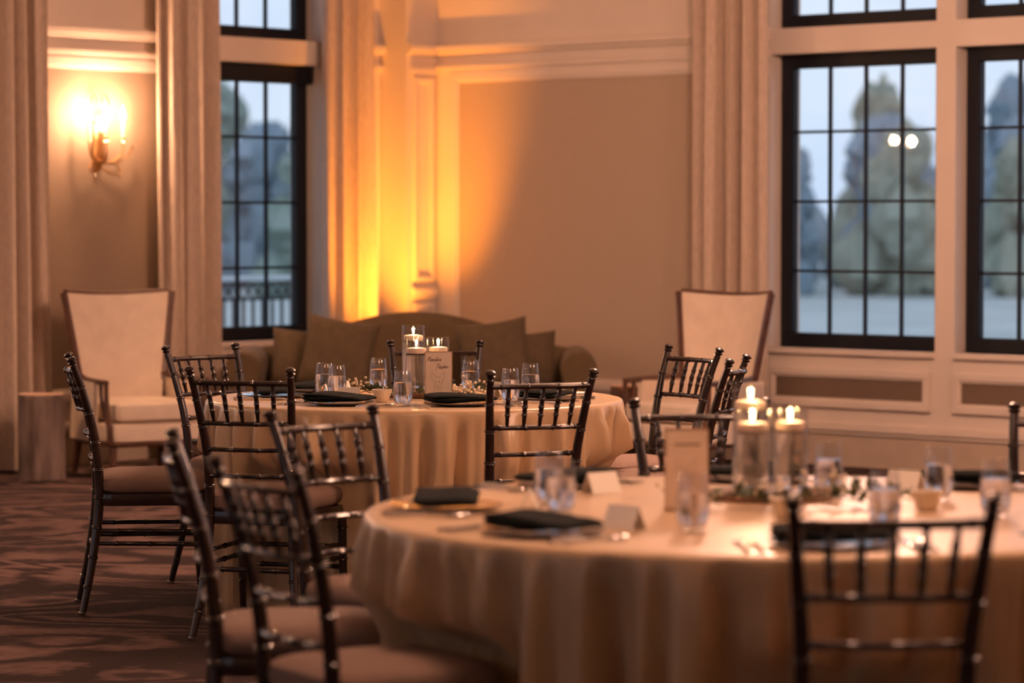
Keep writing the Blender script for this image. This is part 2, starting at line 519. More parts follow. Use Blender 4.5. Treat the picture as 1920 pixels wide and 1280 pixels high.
MB().box(CA, ROOM_A, 0.0, 0.004, 0.0, 0.2).xf(RW).build('lower_wall', M['base_wall'], wr, smooth=False)
MB().box(CB, ROOM_B, 0.0, 0.004, 0.0, 0.2).xf(LW).build('lower_wall', M['base_wall'], wl, smooth=False)

# windows
NW = [0]
def window(W, o0, o1, z0, z1, rows, recess, label, detail=True, blind=False, cols=4):
    NW[0] += 1
    root = struct(empty('window_%d' % NW[0], W((o0 + o1) / 2, -recess, z0)), label)
    inv = root.location.copy()
    def Wl(s, n, z):
        return W(s, n, z) - inv
    fw = 0.075
    n0, n1 = -recess - 0.07, -recess
    mb = MB(); frame_ring(mb, o0, o1, z0, z1, fw, n0, n1)
    frame_ring(mb, o0 + fw * .8, o1 - fw * .8, z0 + fw * .8, z1 - fw * .8, 0.022, n0 + .015, n1 - .012)
    mb.xf(Wl).build('frame', M['black_frame'], root, smooth=False, bevel=.003)
    g0, g1, h0, h1 = o0 + fw, o1 - fw, z0 + fw * .5, z1 - fw * .6
    nm = -recess - 0.04
    if blind:
        MB().box(o0 + .02, o1 - .02, -recess, -recess + .07, z1 - .115, z1 - .004).xf(Wl).build('blind_cassette', M['black_frame'], root, smooth=False, bevel=.006)
    if detail:
        cw, rh = (g1 - g0) / cols, (h1 - h0) / rows
        for i in range(1, cols):
            MB().box(g0 + i * cw - .008, g0 + i * cw + .008, nm - .012, nm + .012, h0, h1).xf(Wl).build('muntin', M['black_frame'], root, smooth=False)
        for j in range(1, rows):
            MB().box(g0, g1, nm - .010, nm + .010, h0 + j * rh - .008, h0 + j * rh + .008).xf(Wl).build('muntin', M['black_frame'], root, smooth=False)
        for i in range(cols):
            for j in range(rows):
                MB().box(g0 + i * cw + .006, g0 + (i + 1) * cw - .006, nm - .003, nm + .003, h0 + j * rh + .006, h0 + (j + 1) * rh - .006).xf(Wl).build('pane', M['pane'], root, smooth=False)
    else:
        MB().box(g0, g1, nm - .003, nm + .003, h0, h1).xf(Wl).build('pane', M['pane'], root, smooth=False)
    return root
def sill(W, o0, o1, parent):
    MB().box(o0 - .0, o1 + .0, -TH + .1, 0.028, Z_SILL - 0.035, Z_SILL).xf(W).build('window_sill', M['paint'], parent, smooth=False, bevel=.006)
nl = ['window with dark blind cassette beside the amber corner', 'window beyond the left curtain', 'third window along the left wall', 'fourth window along the left wall', 'fifth window along the left wall', 'sixth window along the left wall']
for k, (o0, o1) in enumerate(OPEN_L):
    window(LW, o0, o1, Z_SILL, Z_HEAD, 4, 0.15, 'tall black framed ' + nl[k], k < 2, blind=True)
    window(LW, o0, o1, Z_UP0, Z_UP1, 2, 0.15, 'upper light above the ' + nl[k], k < 2)
    sill(LW, o0, o1, wl)
nr = ['window right of the right armchair', 'window at the right edge of the picture', 'third window along the right wall', 'fourth window along the right wall', 'fifth window along the right wall']
for k, (o0, o1) in enumerate(OPEN_R):
    window(RW, o0, o1, Z_SILL, Z_HEAD, 4, 0.11, 'tall black framed ' + nr[k], k < 3)
    window(RW, o0, o1, Z_UP0, Z_UP1, 2, 0.11, 'upper light above the ' + nr[k], k < 3)
    sill(RW, o0, o1, wr)

for k, (o0, o1) in enumerate(OPEN_S):
    window(SW, o0, o1, Z_SILL, Z_HEAD, 4, 0.11, '%s tall window of the wall beside the viewer' % ('first', 'second', 'third', 'fourth', 'fifth')[k], False)
    window(SW, o0, o1, Z_UP0, Z_UP1, 2, 0.11, '%s upper light of the wall beside the viewer' % ('first', 'second', 'third', 'fourth', 'fifth')[k], False)
    sill(SW, o0, o1, ws)

# ================================================================== CURTAINS
def curtain(W, s0, s1, label, seed, nfold=4, base=0.15):
    rnd = random.Random(seed)
    ph = [rnd.uniform(0, 6.28) for _ in range(6)]
    wd = s1 - s0
    def surf(off):
        def fn(u, v):
            z = 3.25 - 3.235 * v
            fold = math.sin(u * nfold * 2 * PI + ph[0] + 0.5 * math.sin(v * 2 + ph[1])) * 0.6 + 0.35 * math.sin(u * nfold * 4.6 * PI + ph[2] + v)
            sw = 0.03 * math.sin(v * 2.3 + ph[3])
            s = s0 + wd * (0.5 + (u - 0.5) * (0.92 + 0.10 * v)) + sw * (u - .5) + 0.012 * math.sin(u * nfold * 4 * PI + ph[4])
            n = base + fold * (0.058 + 0.014 * v) + off
            return W(s, n, z)
        return fn
    o = MB().slab(surf(0.006), surf(-0.006), nfold * 14, 14).build('curtain', M['curtain'])
    return tag(o, label, 'curtain', 'floor length taupe curtains')
curtain(LW, 1.86, 2.32, 'taupe floor length curtain between the wall sconce and the window', 1, 3)
curtain(LW, 0.52, 0.92, 'taupe curtain right of the left window, dark beside the amber corner', 2, 3)
curtain(LW, 3.17, 3.72, 'taupe curtain at the far left edge, left of the wall sconce', 3, 4)
curtain(RW, 2.46, 2.98, 'taupe curtain behind the right armchair, left of the right windows', 4, 4)

# ================================================================== CHIAVARI CHAIR
def smooth_path(pts, n):
    """Catmull-Rom through pts"""
    out = []
    m = len(pts)
    P_ = [Vector(p) for p in pts]
    for i in range(m - 1):
        p0, p1, p2, p3 = P_[max(i - 1, 0)], P_[i], P_[i + 1], P_[min(i + 2, m - 1)]
        for k in range(n):
            t = k / n
            out.append(0.5 * ((2 * p1) + (p2 - p0) * t + (2 * p0 - 5 * p1 + 4 * p2 - p3) * t * t + (3 * p1 - p0 - 3 * p2 + p3) * t ** 3))
    out.append(P_[-1])
    return out
def ringed(mb, path, r, rings, seg=8, rr=1.22, hw=0.006):
    """a turned bar: tube along path with raised bamboo rings at given fractions"""
    pts = [Vector(p) for p in path]
    L = [0.0]
    for i in range(1, len(pts)):
        L.append(L[-1] + (pts[i] - pts[i - 1]).length)
    tot = L[-1]
    rfun = r if callable(r) else (lambda t: r)
    def at(d):
        d = min(max(d, 0), tot)
        for i in range(1, len(pts)):
            if d <= L[i] or i == len(pts) - 1:
                k = (d - L[i - 1]) / max(L[i] - L[i - 1], 1e-9)
                return pts[i - 1].lerp(pts[i], k)
    st = [(x, 1.0) for x in L]
    for q in rings:
        c = q * tot
        st += [(c - hw, 1.0), (c - hw * .5, rr), (c - hw * .1, rr * .93), (c + hw * .1, rr * .93), (c + hw * .5, rr), (c + hw, 1.0)]
    st = sorted(st)
    clean = []
    for d, k in st:
        if not clean or d - clean[-1][0] > 0.0006:
            clean.append((d, k))
    mb.tube([at(d) for d, k in clean], [rfun(d / tot) * k for d, k in clean], seg)
    return mb
def make_chair():
    root = empty('chiavari_chair')
    wn = M['walnut']
    def post_pt(sx, z):
        # half width and depth profile of the rear posts
        hw = [(0.0, .190), (.2, .163), (.43, .150), (.63, .153), (.80, .169), (.92, .182)]
        dy = [(0.0, -.258), (.2, -.218), (.43, -.192), (.63, -.208), (.80, -.250), (.92, -.292)]
        def ip(tb):
            for (z0, a), (z1, b) in zip(tb, tb[1:]):
                if z <= z1:
                    return a + (b - a) * (z - z0) / (z1 - z0)
            return tb[-1][1]
        return Vector((sx * ip(hw), ip(dy), z))
    for sx in (-1, 1):
        path = smooth_path([post_pt(sx, z) for z in (0.012, .2, .43, .63, .80, .895)], 4)
        mb = ringed(MB(), path, lambda t: 0.0125 + 0.0045 * math.sin(PI * min(1, t * 1.05)), (.10, .22, .34, .46, .57, .68, .80, .905), 10)
        top = post_pt(sx, .895)
        d = (post_pt(sx, .92) - post_pt(sx, .88)).normalized()
        prof = [(0.0125, 0), (.010, .004), (.016, .008), (.0165, .012), (.011, .016), (.0175, .021), (.0178, .026), (.012, .031), (.004, .033)]
        mb.tube([top + d * z for r, z in prof], [r for r, z in prof], 10)
        p = mb.build('back_post', wn, root)
        f = post_pt(sx, 0.0)
        MB().lathe([(.013, 0), (.0145, .004), (.0145, .012), (.011, .014)], 10, (f.x, f.y, 0)).build('foot_glide', M['glide'], p)
    def bar(z, bow, r, n_r, name='back_rail'):
        a, b = post_pt(-1, z), post_pt(1, z)
        pts = []
        for i in range(9):
            t = i / 8
            p = a.lerp(b, t); p.y -= bow * (1 - (2 * t - 1) ** 2)
            pts.append(p)
        return ringed(MB(), pts, r, n_r, 8, 1.25, .005).build(name, wn, root)
    bar(.872, .030, .0095, (.1, .36, .64, .9))
    bar(.735, .030, .0085, (.1, .36, .64, .9))
    bar(.645, .024, .0082, (.12, .37, .63, .88))
    bar(.555, .018, .0082, (.12, .37, .63, .88))
    for i in range(5):
        t = (i + 1) / 6
        def sp(z):
            a, b = post_pt(-1, z), post_pt(1, z)
            p = a.lerp(b, t); p.y -= .030 * (1 - (2 * t - 1) ** 2)
            return p
        ringed(MB(), [sp(.872), sp(.805), sp(.735)], lambda q: .0058 + .0028 * math.sin(PI * q), (.3, .5, .7), 8, 1.25, .005).build('spindle', wn, root)
    # seat
    def taper(x, y, z):
        k = 1 + 0.32 * (y + .02)
        return (x * k, y, z)
    MB().sell((0, 0, .412), (.190, .200, .026), .25, .22, 28, 8, taper).build('seat_frame', wn, root)
    def dome(x, y, z):
        k = 1 + 0.32 * (y + .02)
        zz = z * (1.0 if z < 0 else 1.0)
        return (x * k, y, zz)
    MB().sell((0, .004, .466), (.190, .203, .046), .62, .30, 32, 12, dome).build('seat_cushion', M['seat'], root)
    for sx in (-1, 1):
        mb = ringed(MB(), [(sx * .186, .176, .40), (sx * .188, .182, .2), (sx * .190, .196, .012)], lambda t: .0165 - .004 * t, (.12, .4, .62, .9), 10)
        p = mb.build('front_leg', wn, root)
        MB().lathe([(.012, 0), (.0135, .004), (.0135, .012), (.010, .014)], 10, (sx * .190, .197, 0)).build('foot_glide', M['glide'], p)
        for z in (.300, .255):
            a = post_pt(sx, z); b = Vector((sx * .188, .183, z - .006))
            ringed(MB(), [a, a.lerp(b, .5), b], .0085, (.2, .5, .8), 8, 1.25, .005).build('stretcher', wn, root)
    for z in (.285, .215):
        ringed(MB(), [(-.188, .184, z), (0, .184, z), (.188, .184, z)], .0085, (.2, .5, .8), 8, 1.25, .005).build('stretcher', wn, root)
    a, b = post_pt(-1, .24), post_pt(1, .24)
    ringed(MB(), [a, a.lerp(b, .5), b], .0085, (.2, .5, .8), 8, 1.25, .005).build('stretcher', wn, root)
    return root
chair0 = make_chair()
FIN = 0.292
CHAIRS = [
    # finial centre x, y, facing, label
    ((-1.605, 11.02), (.985, .17), 'dark chiavari chair seen side-on at the far table, nearest the tree stump on the left'),
    ((-1.225, 11.95), (.735, -.68), 'dark chiavari chair at the far table, directly in front of the left cream armchair'),
    ((-0.907, 10.10), (.30, .95), 'dark chiavari chair with its back to us at the left front of the far table'),
    ((0.100, 9.93), (-.36, .93), 'dark chiavari chair with its back to us at the right front of the far table'),
    ((-0.312, 12.37), (0.02, -1), 'dark chiavari chair behind the lit candles of the far table, facing the viewer'),
    ((0.706, 11.78), (-.87, -.49), 'dark chiavari chair in front of the right cream armchair, five spindles fully visible'),
    ((0.812, 10.88), (-.97, .24), 'dark chiavari chair seen nearly edge-on just left of the near table candles'),
    ((-0.780, 6.95), (.99, .11), 'blurred dark chiavari chair seen edge-on in the left foreground, leftmost at the near table'),
    ((-0.525, 6.17), (.85, .53), 'blurred dark chiavari chair closest to the viewer in the left foreground'),
    ((-0.497, 7.93), (.72, -.69), 'blurred dark chiavari chair at the left back of the near table, before the far table'),
    ((0.683, 5.42), (-.04, 1), 'large blurred dark chiavari chair at the lower right with its back to the viewer'),
    ((0.515, 8.34), (.08, -1), 'blurred dark chiavari chair behind the name card of the near table'),
    ((1.505, 8.04), (-.48, -.88), 'dark chiavari chair cut off by the right picture edge'),
]
placed = []
for i, (c, n, lab) in enumerate(CHAIRS):
    o = chair0 if i == 0 else copy_tree(chair0)
    l = math.hypot(*n)
    n = (n[0] / l, n[1] / l)
    o.location = (c[0] + FIN * n[0], c[1] + FIN * n[1], 0)
    o.rotation_euler = (0, 0, face(n))
    tag(o, lab, 'chair', 'dark chiavari chairs round the two tables')
    placed.append((o.location.x, o.location.y, n))

# ================================================================== TABLES
ZT = 0.762
TA = (-0.358, 11.15, 0.762)
TB = (0.615, 6.83, 0.945)
def table(cx, cy, R, label):
    root = empty('round_table', (cx, cy, 0))
    MB().lathe([(R - .03, ZT - .035), (R - .012, ZT - .030), (R - .012, ZT - .008), (R - .02, ZT - .004)], 48).build('tabletop', M['slab'], root)
    for k in range(4):
        a = PI / 4 + k * PI / 2
        x, y = .38 * math.cos(a), .38 * math.sin(a)
        MB().tube([(x, y, ZT - .035), (x * 1.05, y * 1.05, 0)], .016, 8).build('leg', M['black_plastic'], root)
    return tag(root, label, 'table', 'round banquet tables')
table(*TA[:2], TA[2], 'round banquet table hidden under the far champagne cloth')
table(*TB[:2], TB[2], 'large round banquet table hidden under the near champagne cloth')
def sstep(a, b, x):
    t = min(max((x - a) / (b - a), 0), 1)
    return t * t * (3 - 2 * t)
def tablecloth(cx, cy, R, nf, seed, label):
    rnd = random.Random(seed)
    comp = [(nf, .55, rnd.uniform(0, 6.28)), (nf * 2 - 3, .25, rnd.uniform(0, 6.28)), (nf // 2 + 1, .45, rnd.uniform(0, 6.28)), (nf // 3, .3, rnd.uniform(0, 6.28))]
    near = []
    for (x, y, n) in placed:
        dx, dy = x - cx, y - cy
        if math.hypot(dx, dy) < R + .45:
            near.append((math.atan2(dy, dx), math.hypot(dx, dy) - .235))
    nu = 540
    zs = [ZT, ZT - .002, ZT - .007, ZT - .016, ZT - .04] + [ZT - .04 - (ZT - .052) * (k / 16) for k in range(1, 17)]
    rads = [R - .012, R - .003, R + .002, R + .004, R + .006]
    verts, faces = [], []
    nrings = 8
    for q in range(1, nrings + 1):
        for i in range(nu):
            a = 2 * PI * i / nu
            r = (R - .02) * q / nrings
            verts.append((cx + r * math.cos(a), cy + r * math.sin(a), ZT + .0015))
    for j, z in enumerate(zs):
        drop = (ZT - z) / ZT
        for i in range(nu):
            a = 2 * PI * i / nu
            w = sum(k * math.sin(m * a + p + 0.5 * drop) for m, k, p in comp)
            if j < 5:
                r = rads[j] + (.006 * w if j == 4 else (.002 * w if j == 3 else 0))
            else:
                amp = .024 + .040 * sstep(0, .5, drop)
                r = R + .008 + .004 * drop + amp * (w - .35)
            for al, fr in near:
                da = (a - al + PI) % (2 * PI) - PI
                if abs(da) < 1.0:
                    lat = abs(r * math.sin(da))
                    wgt = (1 - sstep(.235, .32, lat)) * (1 - sstep(.51, .58, z))
                    lim = fr / max(math.cos(da), .5) - .035
                    if r > lim:
                        r = r + (lim + .004 * w - r) * wgt
            verts.append((cx + r * math.cos(a), cy + r * math.sin(a), z))
    verts.append((cx, cy, ZT + .0015))
    tot = nrings + len(zs)
    for j in range(tot - 1):
        for i in range(nu):
            i2 = (i + 1) % nu
            faces.append((j * nu + i, (j + 1) * nu + i, (j + 1) * nu + i2, j * nu + i2))
    for i in range(nu):
        faces.append((len(verts) - 1, i, (i + 1) % nu))
    mb = MB(); mb.v, mb.f = verts, faces
    o = mb.build('tablecloth', M['cloth'], angle=70)
    sd = o.modifiers.new('thickness', 'SOLIDIFY'); sd.thickness = .0012; sd.offset = -1
    return tag(o, label, 'tablecloth', 'champagne satin tablecloths')
tablecloth(*TA, 41, 11, 'champagne satin cloth draped to the floor over the far round table')
tablecloth(*TB, 49, 5, 'champagne satin cloth over the large near table, filling the lower right')

# ------------------------------------------------------------------ place settings
def make_plate():
    return MB().lathe([(.0, .0), (.08, .0), (.085, .003), (.128, .010), (.130, .012), (.127, .0125), (.083, .006), (.0, .005)], 40).build('charger_plate', M['charger'])
def make_napkin():
    root = MB()
    rnd = random.Random(3)
    def wob(k):
        return lambda x, y, z: (x, y + .004 * math.sin(x * 30 + k), z + .0025 * math.sin(x * 22 + k * 2) + .002 * math.sin(y * 50))
    root.sell((0, 0, .011), (.124, .074, .011), .7, .28, 36, 8, wob(0))
    root.sell((-.030, .002, .019), (.092, .073, .010), .75, .3, 36, 8, wob(1.3))
    return root.build('napkin', M['napkin'])
def make_fork():
    mb = MB()
    mb.tube([(0, -.095, .003), (0, -.05, .004), (0, .02, .005), (0, .045, .004)], [.0048, .0036, .0028, .004], 6)
    mb.sell((0, .055, .004), (.011, .014, .0018), .7, .6, 12, 6)
    for k in range(4):
        x = -.0087 + k * .0058
        mb.tube([(x, .062, .004), (x, .08, .0055), (x, .1, .005)], [.0017, .0015, .0008], 5)
    return mb.build('fork', M['steel'])
def make_knife():
    mb = MB()
    mb.tube([(0, -.105, .004), (0, -.06, .005), (0, -.005, .004)], [.006, .0065, .004], 8)
    def bl(x, y, z):
        return (x + (.003 if y > .05 else 0) * (y - .05) / .06, y, z)
    mb.sell((0, .055, .004), (.009, .062, .0014), .6, .5, 16, 6, bl)
    return mb.build('knife', M['steel'])
def make_spoon():
    mb = MB()
    mb.tube([(0, -.095, .003), (0, -.03, .005), (0, .04, .005)], [.0048, .0032, .0028], 6)
    mb.sell((0, .062, .006), (.017, .026, .004), .9, .9, 16, 8)
    return mb.build('spoon', M['steel'])
def make_tent():
    mb = MB()
    for s in (-1, 1):
        vs = [(-.045, s * .022, 0), (.045, s * .022, 0), (.045, 0, .05), (-.045, 0, .05)]
        vs2 = [(x, y - s * .0012, z) for x, y, z in vs]
        n = 4
        mb.add(vs + vs2, [(0, 1, 2, 3), (7, 6, 5, 4), (0, 4, 5, 1), (1, 5, 6, 2), (2, 6, 7, 3), (3, 7, 4, 0)])
    return mb.build('place_card', M['paper'], smooth=False)
protos = {'plate': make_plate(), 'napkin': make_napkin(), 'fork': make_fork(), 'knife': make_knife(), 'spoon': make_spoon(), 'card': make_tent()}
used = set()
def put(kind, x, y, z, rz, label, cat, group):
    o = protos[kind]
    if kind in used:
        o = o.copy(); COL.objects.link(o)
    used.add(kind)
    o.location = (x, y, z); o.rotation_euler = (0, 0, rz)
    return tag(o, label, cat, group)
ZC = ZT + .0025
def setting(T, ang, r, where, card=True, drot=0.0, cutlery=True, ct=.05):
    a = math.radians(ang)
    rad = Vector((math.cos(a), math.sin(a))); tan = Vector((-math.sin(a), math.cos(a)))
    c = Vector(T[:2]) + rad * r
    rz = a + PI / 2 + drot
    put('plate', c.x, c.y, ZC, rz, 'smoky glass charger plate at the %s' % where, 'plate', 'charger plates')
    put('napkin', c.x, c.y, ZC + .0125, rz, 'folded dark green napkin at the %s' % where, 'napkin', 'folded dark napkins')
    if cutlery:
        rr = r + .03
        def pos(t, d=0.0):
            q = Vector(T[:2]) + rad * (rr + d) + tan * t
            return q.x, q.y
        rzz = a + PI / 2
        # seated guest looks inwards: left hand side is -tan direction
        for k, t in enumerate((-.155, -.185)):
            x, y = pos(t); put('fork', x, y, ZC, rzz, '%s steel fork at the %s' % (('inner', 'outer')[k], where), 'fork', 'steel forks')
        x, y = pos(.155); put('knife', x, y, ZC, rzz, 'steel knife at the %s' % where, 'knife', 'steel knives')
        x, y = pos(.187); put('spoon', x, y, ZC, rzz, 'steel spoon at the %s' % where, 'spoon', 'steel spoons')
    if card:
        q = Vector(T[:2]) + rad * (r - .19) + tan * ct
        put('card', q.x, q.y, ZC, rz, 'small folded white place card at the %s' % where, 'place card', 'folded place cards')
for ang, w in ((180, "far table's left end setting"), (140, "far table's back left setting"), (88, "far table's back setting before the sofa"),
               (33, "far table's back right setting"), (-22, "far table's right end setting"), (-70, "far table's front setting by the name card"), (-119, "far table's front left setting")):
    setting(TA, ang, .515, w, card=ang not in (-70, 88), ct={33: -.06, -119: -.08}.get(ang, .05))
for ang, w in ((179, "near table's left end setting"), (224, "near table's front left setting"), (129, "near table's back left setting"), (92, "near table's back setting behind the candles"),
               (272, "near table's front setting before the large chair"), (50, "near table's back right setting"), (-38, "near table's right setting at the picture edge")):
    setting(TB, ang, .765, w, card=ang in (179, 224, 129, 50))

# ------------------------------------------------------------------ glasses
def make_tumbler():
    root = empty('water_tumbler')
    outp = [(.0225, .0), (.0265, .003), (.0325, .022), (.0350, .045), (.0345, .065), (.0310, .095), (.0275, .1245), (.0270, .1255)]
    inn = [(.0262, .1245), (.0298, .095), (.0332, .065), (.0336, .045), (.0312, .023), (.024, .010), (.0, .009)]
    MB().lathe([(.0, .0)] + outp + inn, 28).build('glass', M['glass'], root)
    wp = [(.0, .0095), (.0235, .0105), (.0308, .0235), (.0331, .045), (.0327, .065), (.0312, .082), (.0308, .084), (.0, .084)]
    MB().lathe(wp, 28).build('water', M['water'], root)
    return root
tum = make_tumbler()
GL = [((-.690, 11.17), 'rear of the two water glasses at the left of the far table'), ((-.636, 11.03), 'front of the two water glasses at the left of the far table'),
      ((-.507, 11.53), 'water glass just left of the tall candle vase on the far table'), ((-.381, 10.60), 'water glass standing closest in front of the candles on the far table'),
      ((-.156, 11.38), 'water glass right of the name card on the far table'), ((-.006, 10.77), 'front of the two water glasses at the right of the far table'),
      ((.067, 11.14), 'rear of the two water glasses at the right of the far table'),
      ((.107, 6.70), 'front of the two blurred water glasses at the left of the near table'), ((.085, 6.95), 'rear of the two blurred water glasses at the left of the near table'),
      ((.378, 6.34), 'blurred water glass in front of the near name card'), ((.750, 7.19), 'blurred water glass right of the near candles'),
      ((.787, 6.40), 'blurred water glass just above the large foreground chair'), ((.990, 7.04), 'blurred water glass at the back right of the near table'),
      ((1.062, 6.66), 'blurred water glass nearest the right picture edge')]
for i, ((x, y), lab) in enumerate(GL):
    o = tum if i == 0 else copy_tree(tum)
    o.location = (x, y, ZC); o.rotation_euler = (0, 0, i * .7)
    tag(o, lab, 'glass', 'stemless water tumblers')

# ------------------------------------------------------------------ candle vases
def vase(x, y, z, r, h, label):
    root = empty('candle_vase', (x, y, z))
    MB().lathe([(0, 0), (r - .002, 0), (r, .003), (r, h - .001), (r - .0015, h), (r - .003, h - .001), (r - .003, .010), (0, .010)], 36).build('glass', M['vase_glass'], root)
    zc = h - .062
    MB().lathe([(0, .0108), (r - .0034, .0108), (r - .0034, zc + .004), (0, zc + .004)], 36).build('water', M['vase_water'], root)
    tag(root, label, 'candle vase', 'floating candle vases')
    cd = empty('floating_candle', (x, y, z + zc))
    MB().lathe([(0, .0), (r - .014, .0), (r - .0065, .006), (r - .0055, .020), (r - .008, .0245), (.012, .0275), (0, .027)], 32).build('wax_disc', M['wax'], cd)
    MB().tube([(0, 0, .026), (.0005, 0, .034)], .0009, 6).build('wick', M['wick'], cd)
    MB().lathe([(.0005, .030), (.0032, .033), (.0044, .038), (.0034, .045), (.0015, .052), (.0003, .057)], 12).build('flame', M['flame'], cd)
    light('candle_light', 'POINT', CANDLE_W, (1, .55, .22), (0, 0, .046), cd, shadow_soft_size=.006)
    tag(cd, 'ivory floating candle burning in the ' + label, 'candle', 'ivory floating candles')
def slab(x, y, r, label):
    o = MB().lathe([(r * .97, 0), (r, .004), (r * .99, .016), (r * .96, .0185), (0, .0185)], 36).xf(lambda a, b, c: (a * (1 + .03 * math.sin(3 * math.atan2(b, a))), b, c)).build('wood_slice', M['slab'])
    o.location = (x, y, ZC)
    return tag(o, label, 'wood slice', 'wood slices under the candles')
slab(-.325, 11.21, .15, 'round wood slice under the candle vases of the far table')
slab(.605, 7.11, .15, 'round wood slice under the candle vases of the near table')
ZV = ZC + .019
vase(-.367, 11.30, ZV, .0425, .240, 'tall rear glass vase on the far table')
vase(-.350, 11.12, ZV, .0425, .200, 'short front left glass vase on the far table')
vase(-.272, 11.20, ZV, .0405, .200, 'short right glass vase on the far table')
vase(.566, 7.20, ZV, .0425, .240, 'tall rear glass vase on the near table')
vase(.557, 7.03, ZV, .0425, .200, 'short front left glass vase on the near table')
vase(.648, 7.07, ZV, .0405, .200, 'short right glass vase on the near table')

# ------------------------------------------------------------------ greenery
def leaf_geom(mb, p, d, up, l, w):
    d = d.normalized(); s = d.cross(up).normalized(); u = s.cross(d)
    a, b, c, e = p, p + d * l * .45 + s * w + u * l * .05, p + d * l, p + d * l * .45 - s * w + u * l * .05
    m = p + d * l * .5 - u * l * .04
    mb.add([a, b, c, e, m], [(0, 1, 4), (1, 2, 4), (2, 3, 4), (3, 0, 4)])
def sprig(x, y, rz, L, kind, seed, label):
    rnd = random.Random(seed)
    root = empty('leafy_sprig' if kind == 'leaf' else 'blossom_sprig', (x, y, ZC), rz)
    stems, parts = MB(), MB()
    path = [Vector((0, -L / 2 + L * k / 6, .012 + .018 * math.sin(PI * k / 6))) for k in range(7)]
    stems.tube(path, .0016, 5)
    for k in range(30 if kind == 'leaf' else 26):
        p = path[rnd.randrange(7)] + Vector((0, rnd.uniform(-L / 12, L / 12), 0))
        d = Vector((rnd.uniform(-1, 1), rnd.uniform(-.6, 1), rnd.uniform(.05, .9)))
        if kind == 'leaf':
            leaf_geom(parts, p, d, Vector((0, 0, 1)) + Vector((rnd.uniform(-.5, .5), 0, 0)), rnd.uniform(.028, .045), rnd.uniform(.008, .013))
        else:
            e = p + d.normalized() * rnd.uniform(.025, .06)
            stems.tube([p, e], .0006, 4)
            parts.sell(e, (.0055, .0055, .005), 1, 1, 7, 5)
    stems.build('stem', M['stem'], root)
    if kind == 'leaf':
        o = parts.build('leaves', M['leaf'], root, smooth=False); o['kind'] = 'stuff'
    else:
        o = parts.build('blossoms', M['blossom'], root); o['kind'] = 'stuff'
    return tag(root, label, 'greenery', 'greenery round the candles')
SPR = [('leaf', -.50, 11.08, 1.2, .17, 'dark leafy sprig left of the candles on the far table'), ('leaf', -.375, 10.97, 1.9, .16, 'dark leafy sprig in front of the candles on the far table'),
       ('bloom', -.15, 11.08, -.9, .16, "tiny white baby's breath right of the name card on the far table"), ('leaf', -.13, 11.18, -.3, .15, 'dark leafy sprig right of the candles on the far table'),
       ('bloom', -.570, 11.24, .8, .13, "tiny white baby's breath left of the candles on the far table"), ('bloom', -.215, 11.0, 1.6, .12, "tiny white baby's breath beside the name card on the far table"),
       ('leaf', .50, 6.84, 1.5, .20, 'dark leafy sprig in front of the near candles'), ('leaf', .70, 6.84, 1.8, .20, 'dark leafy sprig above the large foreground chair'),
       ('bloom', .42, 6.90, .6, .16, "tiny white baby's breath by the near name card"), ('bloom', .74, 6.90, 1.4, .20, "tiny white baby's breath right of the near candles"),
       ('bloom', .62, 6.86, 1.7, .18, "tiny white baby's breath in front of the near candles"), ('leaf', .83, 6.95, 1.2, .18, 'dark leafy sprig at the right of the near candles')]
for k, (kd, x, y, rz, L, lab) in enumerate(SPR):
    sprig(x, y, rz, L, kd, 40 + k, lab)
def bowl(x, y, label):
    o = MB().lathe([(0, 0), (.020, 0), (.024, .006), (.036, .042), (.0365, .045), (.034, .045), (.022, .009), (0, .008)], 28).build('small_bowl', M['bowl'])
    o.location = (x, y, ZC)
    return tag(o, label, 'bowl', 'small ivory bowls')
bowl(-.465, 10.86, 'small ivory bowl left of the front water glass on the far table')
bowl(.60, 6.62, 'small ivory bowl in front of the near greenery')
bowl(.93, 6.80, 'small ivory bowl right of the near greenery')

# ------------------------------------------------------------------ name cards
GLY = {
    'M': ([[(0, -.5), (.35, 2.1), (.6, .3), (1.15, 2.1), (1.3, 0), (1.5, .2)]], 1.6),
    'P': ([[(.05, -.8), (.4, 2.0)], [(-.1, 1.5), (.5, 2.2), (1.1, 1.9), (.9, 1.2), (.3, .9)]], 1.1),
    'i': ([[(0, .1), (.12, 1), (.15, .1), (.4, .2)], [(.14, 1.45), (.17, 1.55)]], .42),
    'n': ([[(0, .1), (.08, 1), (.12, .1), (.42, 1), (.52, .05), (.75, .2)]], .78),
    'a': ([[(.55, .85), (.15, .9), (.05, .1), (.45, .2), (.58, .95), (.62, .05), (.85, .2)]], .85),
    't': ([[(.05, .1), (.22, 1.9), (.2, .1), (.45, .2)], [(-.2, 1.25), (.7, 1.45)]], .5),
    'u': ([[(0, .9), (.06, .1), (.38, .15), (.5, .95), (.55, .05), (.75, .2)]], .78),
    'r': ([[(0, .1), (.12, 1), (.18, .7), (.45, .95), (.5, .3), (.65, .2)]], .62),
    'e': ([[(0, .3), (.42, .6), (.28, 1), (.05, .55), (.18, .05), (.6, .25)]], .6),
    's': ([[(0, .1), (.3, 1), (.38, .4), (.2, 0), (-.15, -.5), (.2, .0), (.5, .2)]], .5),
    'c': ([[(.45, .85), (.2, 1), (.05, .45), (.2, .05), (.55, .25)]], .55),
    'h': ([[(0, .1), (.28, 2.0), (.08, .1), (.38, .95), (.48, .1), (.7, .2)]], .72)}
